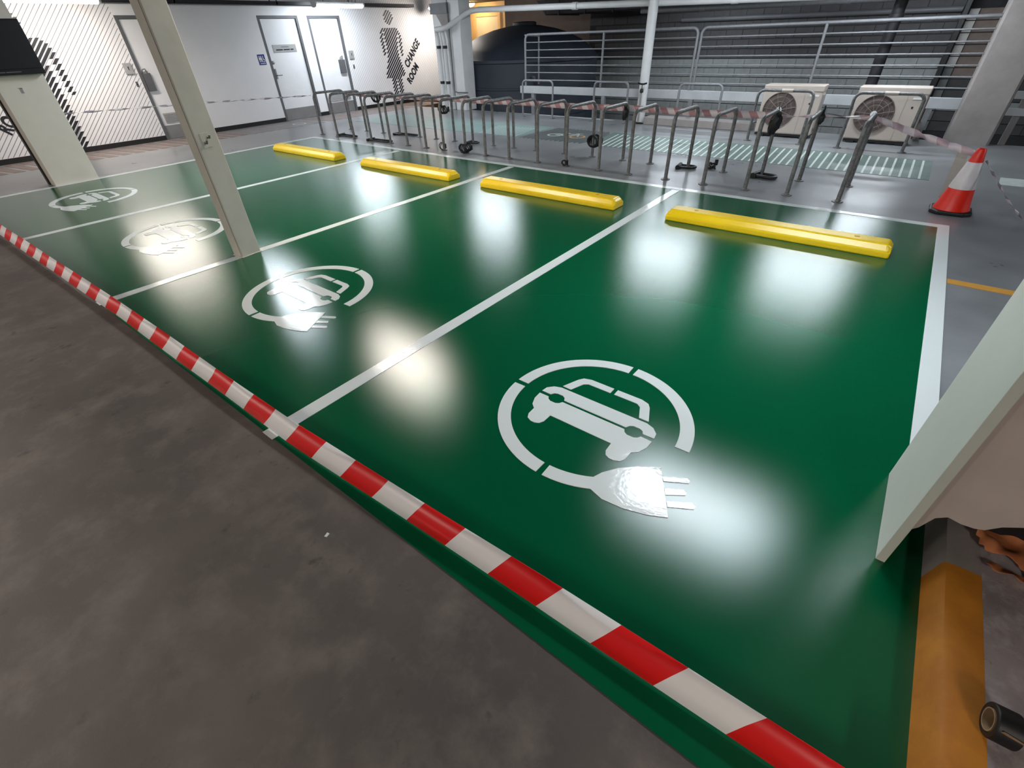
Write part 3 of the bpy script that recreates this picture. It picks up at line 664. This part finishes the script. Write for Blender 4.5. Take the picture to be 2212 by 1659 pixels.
# ================================================================== RAILINGS, BEAM
t = thing('guard_beam', 'pale steel guard beam below the railings', 'beam')
obj('beam', MB().box(1.73, 9.88, 4.56, 4.64, .43, .575), BEAMM, t, bevel=.006)
for x in (2.05, 3.9, 5.8, 7.7, 9.5): obj('beam_leg', MB().box(x, x + .08, 4.565, 4.635, 0, .43), RAILM, t)
def railing(x0, x1, label, ret=False, wall=False):
    t = thing('railing', label, 'railing', (0, 0, 0), 'tubular railings along the pit edge')
    y = 4.6; r = .1
    P = [(x0, y, .575)] + [(x0 + r - r * math.cos(math.radians(a)), y, 1.53 - r + r * math.sin(math.radians(a))) for a in range(0, 91, 15)] + ([(x1 - r + r * math.sin(math.radians(a)), y, 1.53 - r + r * math.cos(math.radians(a))) for a in range(0, 91, 15)] + [(x1, y, .575)] if not wall else [(x1, y, 1.53)])
    obj('outer_frame', MB().tube(P, .024, 10), RAILM, t, smooth=True)
    obj('mid_post', MB().tube([(x0 + 1.97, y, .575), (x0 + 1.97, y, 1.53)], .022, 10), RAILM, t, smooth=True)
    for k in range(6): obj('bar', MB().tube([(x0, y, 1.39 - k * .139), (x1, y, 1.39 - k * .139)], .011, 8), RAILM, t, smooth=True)
    if ret:
        obj('return_post', MB().tube([(x0 + .02, y + .5, .575), (x0 + .02, y + .5, 1.5)], .02, 10), RAILM, t, smooth=True)
        obj('return_bar', MB().tube([(x0, y, 1.52), (x0 + .02, y + .5, 1.5)], .02, 10), RAILM, t, smooth=True)
railing(1.87, 5.76, 'tubular railing in front of the tank', True)
railing(5.83, 9.88, 'tubular railing behind the air conditioners', wall=True)
t = thing('guard_rail', 'white two plank guard rail right of the grey concrete column', 'railing')
for z in (.52, .30): obj('plank', MB().box(10.5, 15, 5.3, 5.34, z, z + .1), WHITEP, t, bevel=.004)
for x in (10.6, 12.5, 14.4): obj('rail_post', MB().box(x, x + .08, 5.34, 5.4, -1.2, .62), COLGREY, t)

# ================================================================== TANK
t = thing('water_tank', 'dark navy domed water tank standing in the pit', 'tank', (.12, 6.95, -1.2))
obj('shell', MB().lathe([(2.0, 0), (2.02, .05), (2.0, .1), (2.0, 2.16), (2.03, 2.18), (2.03, 2.24), (1.98, 2.27), (1.85, 2.40), (1.6, 2.57), (1.25, 2.73), (.85, 2.85), (.4, 2.93), (.0, 2.96)], seg=72), TANKM, t, smooth=True)
for z in (.5, 1.0, 1.6): obj('band', MB().lathe([(2.0, z), (2.018, z + .01), (2.018, z + .05), (2.0, z + .06)], seg=72), TANKM, t, smooth=True)
obj('lid', MB().lathe([(.32, 2.9), (.32, 2.99), (.28, 3.01), (0, 3.02)], seg=32), TANKM, t, smooth=True)
obj('outlet', MB().tube([(1.42, -1.58, 1.86), (1.5, -1.78, 1.86)], .055, 16, cap=False), RAILM, t, smooth=True)

# ================================================================== AIR CONDITIONERS
def aircon(x0, label, fcx):
    W_, H0, H1 = .865, .05, .735
    t = thing('air_conditioner', label, 'air conditioner', (x0, 3.95, 0), 'outdoor air conditioner units')
    obj('case', MB().box(0, W_, 0, .32, H0, H1), ACM, t, bevel=.02)
    obj('top_cover', MB().box(-.006, W_ + .006, -.006, .326, H1 - .075, H1 + .012), ACM, t, bevel=.012)
    for x in (.06, W_ - .16): obj('foot', MB().box(x, x + .1, -.01, .33, 0, H0), RUBBER, t)
    obj('base_rail', MB().box(.01, W_ - .01, .01, .31, .02, H0), BLACKP, t)
    fz = .40; R_ = .245
    def disc(r, y0, y1, n=40): return MB().prism(arc(fcx, fz, r, 0, 360 - 360 / n, n - 1), y0, y1, lambda a, b, h: (a, h, b))
    gr = obj('fan_opening', disc(R_, -.004, .004), ACDARK, t)
    obj('fan_rim', MB().tube([(fcx + R_ * math.cos(a * math.pi / 24), -.008, fz + R_ * math.sin(a * math.pi / 24)) for a in range(48)], .007, 6, closed=True), ACDARK, gr, smooth=True)
    for k in range(2):
        r = .12 + k * .065
        obj('guard_ring', MB().tube([(fcx + r * math.cos(a * math.pi / 18), -.016, fz + r * math.sin(a * math.pi / 18)) for a in range(36)], .0022, 5, closed=True), WIRE, gr, smooth=True)
    for k in range(11):
        a = k * 2 * math.pi / 11 + .2
        obj('guard_spoke', MB().tube([(fcx + .03 * math.cos(a), -.018, fz + .03 * math.sin(a)), (fcx + R_ * math.cos(a), -.012, fz + R_ * math.sin(a))], .0032, 5), WIRE, gr, smooth=True)
    obj('hub', MB().prism(arc(fcx, fz, .042, 0, 345, 23), -.026, -.01, lambda a, b, h: (a, h, b)), LAMPW, gr)
    obj('badge', MB().box(W_ - .17, W_ - .04, -.003, .0, .60, .625), LAMPW, t)
    obj('service_mark', MB().prism(arc(W_ - .14, .5, .014, 0, 330, 11), -.003, 0, lambda a, b, h: (a, h, b)), BLACKP, t)
    obj('panel_seam', MB().box(W_ - .24, W_ - .236, -.002, 0, H0 + .02, H1 - .08), COLGREY, t)
    obj('side_grille', MB().box(W_, W_ + .012, .05, .28, .15, .62), COLGREY, t)
    obj('pipe_cover', MB().box(W_ + .006, W_ + .05, .12, .24, .08, .3), COLGREY, t, bevel=.01)
    return t
aircon(7.27, 'cream air conditioner unit left of its twin, pipes at its right', .30)
aircon(8.61, 'cream air conditioner unit right of its twin, near the grey column', .29)
t = thing('hose', 'black hose between the two air conditioners', 'hose')
obj('hose', MB().tube([(8.18, 4.1, .3), (8.3, 4.02, .36), (8.42, 4.0, .35), (8.55, 4.02, .33), (8.6, 4.1, .32)], .014, 8), RUBBER, t, smooth=True)

# ================================================================== LOCKS AND SMALL THINGS ON THE RACKS
def coil(x, y, z, r, turns, axis, label, rr=.008, drop=0.0, seg=14):
    t = thing('cable_lock', label, 'bike lock', (x, y, z), 'bike locks left on the hoops')
    P = []
    for k in range(turns * seg + 1):
        a = 2 * math.pi * k / seg; q = r * (1 + .12 * math.sin(k * .37)); off = (k / (turns * seg) - .5) * .03 * turns + .006 * math.sin(k * 1.7)
        u, v = q * math.cos(a), q * math.sin(a)
        P.append({'x': (off, u, v), 'y': (u, off, v), 'z': (u, v, off)}[axis])
    obj('cable', MB().tube(P, rr, 6), RUBBER, t, smooth=True)
    e = P[-1]; obj('lock_barrel', MB().tube([(e[0], e[1], e[2] - .035), (e[0], e[1], e[2] + .035)], rr * 1.9, 10), RUBBER, t, smooth=True)
    return t
def ulock(x, y, z, rz, label, L=.22, wd=.11, th=.011):
    t = thing('u_lock', label, 'bike lock', (x, y, z), 'bike locks left on the hoops', rz)
    P = [(-L / 2, -wd / 2, 0), (L / 2 - wd / 2, -wd / 2, 0)] + [(L / 2 - wd / 2 + wd / 2 * math.sin(math.radians(a)), -wd / 2 * math.cos(math.radians(a)), 0) for a in range(20, 180, 20)] + [(L / 2 - wd / 2, wd / 2, 0), (-L / 2, wd / 2, 0)]
    obj('shackle', MB().tube(P, th, 8), RUBBER, t, smooth=True)
    obj('crossbar', MB().tube([(-L / 2, -wd / 2 - .035, 0), (-L / 2, wd / 2 + .035, 0)], th * 1.7, 12), RUBBER, t, smooth=True)
    return t
ulock(.42, .47, .020, 0, 'long black lock lying at the foot of the second bike hoop', .50, .12, .014)
ulock(1.50, .42, .020, .05, 'long black lock lying at the foot of the fourth bike hoop', .56, .12, .015)
ulock(1.45, 1.12, .020, .05, 'long black lock lying behind the fourth bike hoop', .56, .12, .013)
coil(.745, 1.06, .63, .075, 3, 'y', 'black cable lock hanging from the top of the third bike hoop', .010)
coil(3.235, .44, .60, .055, 4, 'y', 'black cable lock hanging high on the eighth bike hoop', .009)
coil(3.20, .37, .065, .052, 2, 'x', 'thin cable loop at the foot of the eighth bike hoop', .007)
coil(3.73, .37, .082, .062, 6, 'y', 'dense black cable coil at the foot of the ninth bike hoop', .010)
ulock(3.27, 1.09, .022, .1, 'dark lock around the rear foot of the eighth bike hoop', .20, .12, .013)
coil(5.66, .36, .05, .035, 2, 'y', 'small grey lock at the foot of the thirteenth bike hoop', .007)
coil(5.70, 1.12, .22, .075, 5, 'y', 'round black coiled hose lock on the rear leg of the thirteenth bike hoop', .013)
ulock(7.19, 1.07, .024, .15, 'black lock around the rear foot of the fifth hoop from the cone', .22, .12, .018)
coil(7.48, 1.2, .04, .045, 3, 'z', 'tangled black cable lock on the floor between the fourth and fifth hoops from the cone', .012)
ulock(8.20, 1.04, .026, -.2, 'heavy black lock around the rear foot of the third hoop from the cone', .24, .13, .022)
def bundle(x, y, z, s, label):
    t = thing('lock_pouch', label, 'bike lock', (x, y, z), 'bike locks left on the hoops')
    bm = bmesh.new(); bmesh.ops.create_icosphere(bm, subdivisions=3, radius=1)
    for v in bm.verts:
        n = 1 + .18 * math.sin(v.co.x * 7 + v.co.z * 3) * math.cos(v.co.y * 6 + v.co.z * 5)
        v.co = Vector((v.co.x * .055 * n, v.co.y * .05 * n, v.co.z * .10 * n - .06 + (.02 * v.co.x))) * s
    me = bpy.data.meshes.new('pouch'); bm.to_mesh(me); bm.free(); me.materials.append(RUBBER); smooth_by_angle(me)
    link('pouch', me, t)
    obj('strap', MB().tube([(0, -.03, -.0), (0, -.045, .06), (0, 0, .09), (0, .045, .06), (0, .03, 0)], .009, 6), RUBBER, t, smooth=True)
bundle(6.20, 1.05, .66, .8, 'black lock holder strapped to the top of the fourteenth bike hoop')
bundle(8.14, 1.05, .67, 1.15, 'large black pouch strapped to the third hoop from the cone')
bundle(8.60, 1.08, .70, .55, 'small dark strap knot on top of the second hoop from the cone')
# floor pump by the white post
t = thing('floor_pump', 'black bicycle floor pump leaning on the white round post', 'pump', (4.93, 4.30, 0))
obj('barrel', MB().tube([(0, 0, .03), (0, .0, .52)], .018, 12), COLGREY, t, smooth=True)
obj('rod', MB().tube([(0, 0, .52), (0, 0, .68)], .008, 8), RUBBER, t, smooth=True)
obj('handle', MB().tube([(-.09, 0, .70), (-.03, 0, .685), (.03, 0, .685), (.09, 0, .70)], .016, 10), RUBBER, t, smooth=True)
obj('gauge', MB().lathe([(.03, .54), (.035, .55), (.035, .59), (.02, .61)], seg=14), RUBBER, t, smooth=True)
obj('foot_plate', MB().box(-.11, .11, -.03, .03, 0, .03), RUBBER, t, bevel=.008)

# ================================================================== TRAFFIC CONE
t = thing('traffic_cone', 'orange traffic cone with a white band and black base', 'traffic cone', (10.03, .56, 0))
b_ = .165; c_ = .06
obj('base', MB().flat([(-b_ + c_, -b_), (b_ - c_, -b_), (b_, -b_ + c_), (b_, b_ - c_), (b_ - c_, b_), (-b_ + c_, b_), (-b_, b_ - c_), (-b_, -b_ + c_)], 0, .035), RUBBER, t, bevel=.01)
def cr(z): return .138 - (.138 - .034) * (z - .035) / .535 if z > .06 else .142
obj('lower_sleeve', MB().lathe([(.146, .035), (.142, .05), (cr(.07), .07), (cr(.225), .225)], seg=40), ORANGE, t, smooth=True)
obj('white_band', MB().lathe([(cr(.225), .225), (cr(.225) + .002, .227), (cr(.455) + .002, .453), (cr(.455), .455)], seg=40), REFLW, t, smooth=True)
obj('top_sleeve', MB().lathe([(cr(.455), .455), (cr(.555), .555), (.03, .566), (.022, .568), (.02, .55)], seg=40), ORANGE, t, smooth=True)

# ================================================================== TAPES
def ribbon(name, pts, wdir, width, material, label, per=.05, flutter=.0, twist=None, cat='barrier tape', sag=0.0, thick=.0008):
    """flat tape along a polyline; wdir = direction of its width; UV u in metres along, v across"""
    P = [Vector(p) for p in pts]; Q = [P[0]]; 
    for a, b in zip(P, P[1:]):
        n = max(1, int((b - a).length / per))
        for i in range(1, n + 1):
            f = i / n; q = a.lerp(b, f); q.z -= sag * 4 * f * (1 - f); Q.append(q)
    s = 0.0; V = []; UV = []
    for i, q in enumerate(Q):
        if i: s += (q - Q[i - 1]).length
        tg = (Q[min(i + 1, len(Q) - 1)] - Q[max(i - 1, 0)]).normalized()
        wd = Vector(wdir); wd = (wd - tg * wd.dot(tg)).normalized(); nn = tg.cross(wd)
        if twist:
            a = twist(s); wd = wd * math.cos(a) + nn * math.sin(a); nn = tg.cross(wd)
        for j in (-1, 0, 1):
            off = nn * (flutter * math.sin(s * 9.0 + 1.3) * (1 - abs(j)) + flutter * .6 * math.sin(s * 4.1) * j)
            V.append(q + wd * (width / 2 * j) + off); UV.append((s, (j + 1) / 2))
    F = [(i * 3 + j, i * 3 + j + 1, i * 3 + j + 4, i * 3 + j + 3) for i in range(len(Q) - 1) for j in range(2)]
    me = bpy.data.meshes.new(name); me.from_pydata([tuple(v) for v in V], [], F); me.update()
    ul = me.uv_layers.new(name='UVMap')
    for lp in me.loops: ul.data[lp.index].uv = UV[lp.vertex_index]
    me.materials.append(material); smooth_by_angle(me, 80)
    o = link(name, me); so = o.modifiers.new('solid', 'SOLIDIFY'); so.thickness = thick; so.offset = 0
    return tag(o, label, cat)
ribbon('barrier_tape', [(-2.647, -5.36, .056), (2.12, -5.238, .056), (5.40, -5.163, .056), (7.61, -5.146, .056), (9.0, -5.083, .056), (9.98, -5.05, .056), (10.005, -5.05, .10), (10.06, -5.05, .18), (10.4, -5.05, .175)], (0, .55, .835), .108, TAPE,
       'taut red and white barrier tape along the front of the green bays', flutter=.004)
zr = .66
tp = [(-.35, RF, .69), (-.33, RB, .70)] 
ribbon('barrier_tape', [(-.09, -3.73, .86), (-.31, -1.82, .79), (-.37, .36, .70)], (0, 0, 1), .028, tape_mat('twisted_tape_film', (214, 206, 210), (150, 140, 146), .26, .03), 'thin twisted pale tape between the white boxed column and the first bike hoop', per=.02,
       twist=lambda s: s * 9, flutter=.002)
ribbon('barrier_tape', [(-.33, RB + .03, .68)] + [(x, RB + .032 + .006 * (k % 2), zr + (.006 * math.sin(k * 1.7))) for k, x in enumerate(RX[1:18])], (0, .1, 1), .075, TAPE2, 'pink and white striped tape threaded along the back of the bike hoops', per=.04, flutter=.004)
ribbon('barrier_tape', [(8.14, RB + .03, zr), (8.59, RB + .0, .69), (9.09, RB - .02, .70)], (0, 0, 1), .04, tape_mat('bunched_tape_film', (226, 214, 216), (206, 176, 180), .21, .03), 'bunched pale tape between the last bike hoops', per=.015, twist=lambda s: s * 7, flutter=.003)
ribbon('barrier_tape', [(9.09, RB - .02, .70), (9.5, .86, .61), (9.99, .56, .52)], (0, .2, 1), .06, tape_mat('crumpled_tape_film', (222, 208, 212), (196, 170, 178), .24, .04), 'crumpled pale tape from the last bike hoop to the traffic cone', per=.012, twist=lambda s: .5 * math.sin(s * 14) + .3 * math.sin(s * 37), flutter=.008)
ribbon('barrier_tape', [(10.10, .56, .47), (10.25, .51, .31), (10.40, .48, .16), (10.55, .5, .03), (10.9, .55, .012)], (0, 0, 1), .018, tape_mat('rope_tape_film', (190, 180, 184), (120, 112, 116), .12, .03), 'twisted tape end trailing from the traffic cone to the floor', per=.012, twist=lambda s: s * 22, flutter=.002)

# ================================================================== RIGHT FOREGROUND
o = struct(obj('trim_2', MB().box(10.14, 13.0, -7.0, -3.72, 0, .12), ISLE)); o['label'] = 'raised grey concrete island right of the yellow kerb'
k = thing('kerb', 'worn yellow painted kerb edge in the bottom right corner', 'kerb')
obj('painted_kerb', MB().prism([(10.032, 0), (10.14, 0), (10.14, .1205), (10.064, .1205), (10.052, .117), (10.045, .105)], -7.0, -4.235, lambda a, b, h: (a, h, b)), KERBY, k, smooth=True)
obj('bare_kerb', MB().prism([(10.032, 0), (10.14, 0), (10.14, .1205), (10.064, .1205), (10.052, .117), (10.045, .105)], -4.235, -3.72, lambda a, b, h: (a, h, b)), COLGREY, k, smooth=True)
# crumpled tan paper
def paper(x, y, z, outline, label):
    bm = bmesh.new(); n = 26; W_, D_ = .32, .34
    vs = {}
    for i in range(n):
        for j in range(n):
            u, v = i / (n - 1), j / (n - 1)
            if not inpoly(u, v, outline): continue
            zz = .018 + .014 * math.sin(v * 17 + 3 * math.sin(u * 4)) + .010 * math.sin(u * 13 + v * 9) + .006 * math.sin(u * 31 - v * 23)
            vs[i, j] = bm.verts.new((u * W_, v * D_, max(.004, zz)))
    for i in range(n - 1):
        for j in range(n - 1):
            q = [(i, j), (i + 1, j), (i + 1, j + 1), (i, j + 1)]
            if all(c in vs for c in q): bm.faces.new([vs[c] for c in q])
    me = bpy.data.meshes.new('crumpled_paper'); bm.to_mesh(me); bm.free(); me.materials.append(RAGM); smooth_by_angle(me, 60)
    o = link('crumpled_paper', me, loc=(x, y, z)); so = o.modifiers.new('solid', 'SOLIDIFY'); so.thickness = .003; so.offset = 1
    ss = o.modifiers.new('sub', 'SUBSURF'); ss.levels = 1; ss.render_levels = 2
    return tag(o, label, 'paper')
paper(10.10, -4.335, .119, [(.0, .80), (.05, .98), (.5, 1.0), (1, 1), (1, .2), (.75, .05), (.62, .12), (.72, .24), (.5, .28), (.14, .36), (.08, .44), (.16, .48), (.42, .50), (.36, .58), (.08, .60)], 'crumpled tan paper lying under the torn column cladding')
# black tape roll
t = thing('tape_roll', 'roll of black tape with a card core lying on the kerb', 'tape roll', (10.150, -4.738, .168))
t.rotation_euler = (math.radians(-30), 0, math.radians(4))
def ringx(ro, ri, x0, x1, n=36):
    v = []; f = []
    for x, r in ((x0, ro), (x1, ro), (x1, ri), (x0, ri)):
        v += [(x, r * math.cos(2 * math.pi * k / n), r * math.sin(2 * math.pi * k / n)) for k in range(n)]
    for q in range(4):
        for k in range(n): f.append((q * n + k, q * n + (k + 1) % n, ((q + 1) % 4) * n + (k + 1) % n, ((q + 1) % 4) * n + k))
    return MB().add(v, f)
t.scale = (.92, .92, .92); t.location.z = .12 + .047 * .92
obj('tape_winding', ringx(.047, .031, -.027, .027), RUBBER, t, smooth=True, bevel=.003)
obj('card_core', ringx(.031, .027, -.029, .029), KRAFT, t, smooth=True)
obj('loose_end', MB().add([(-.02, -.045, .004), (.026, -.046, .0), (.03, -.054, .006), (-.016, -.052, .012), (-.02, -.045, .002), (.026, -.046, -.002), (.03, -.054, .004), (-.016, -.052, .010)], [(0, 1, 2, 3), (4, 7, 6, 5), (0, 4, 5, 1), (1, 5, 6, 2), (2, 6, 7, 3), (3, 7, 4, 0)]), KRAFT, t)
# a chip of paint on the lane
tag(obj('paint_chip', MB().flat([(8.20, -5.36), (8.212, -5.358), (8.216, -5.374), (8.206, -5.378)], 0, .002), WLINE), 'tiny white chip on the dark concrete lane', 'chip')
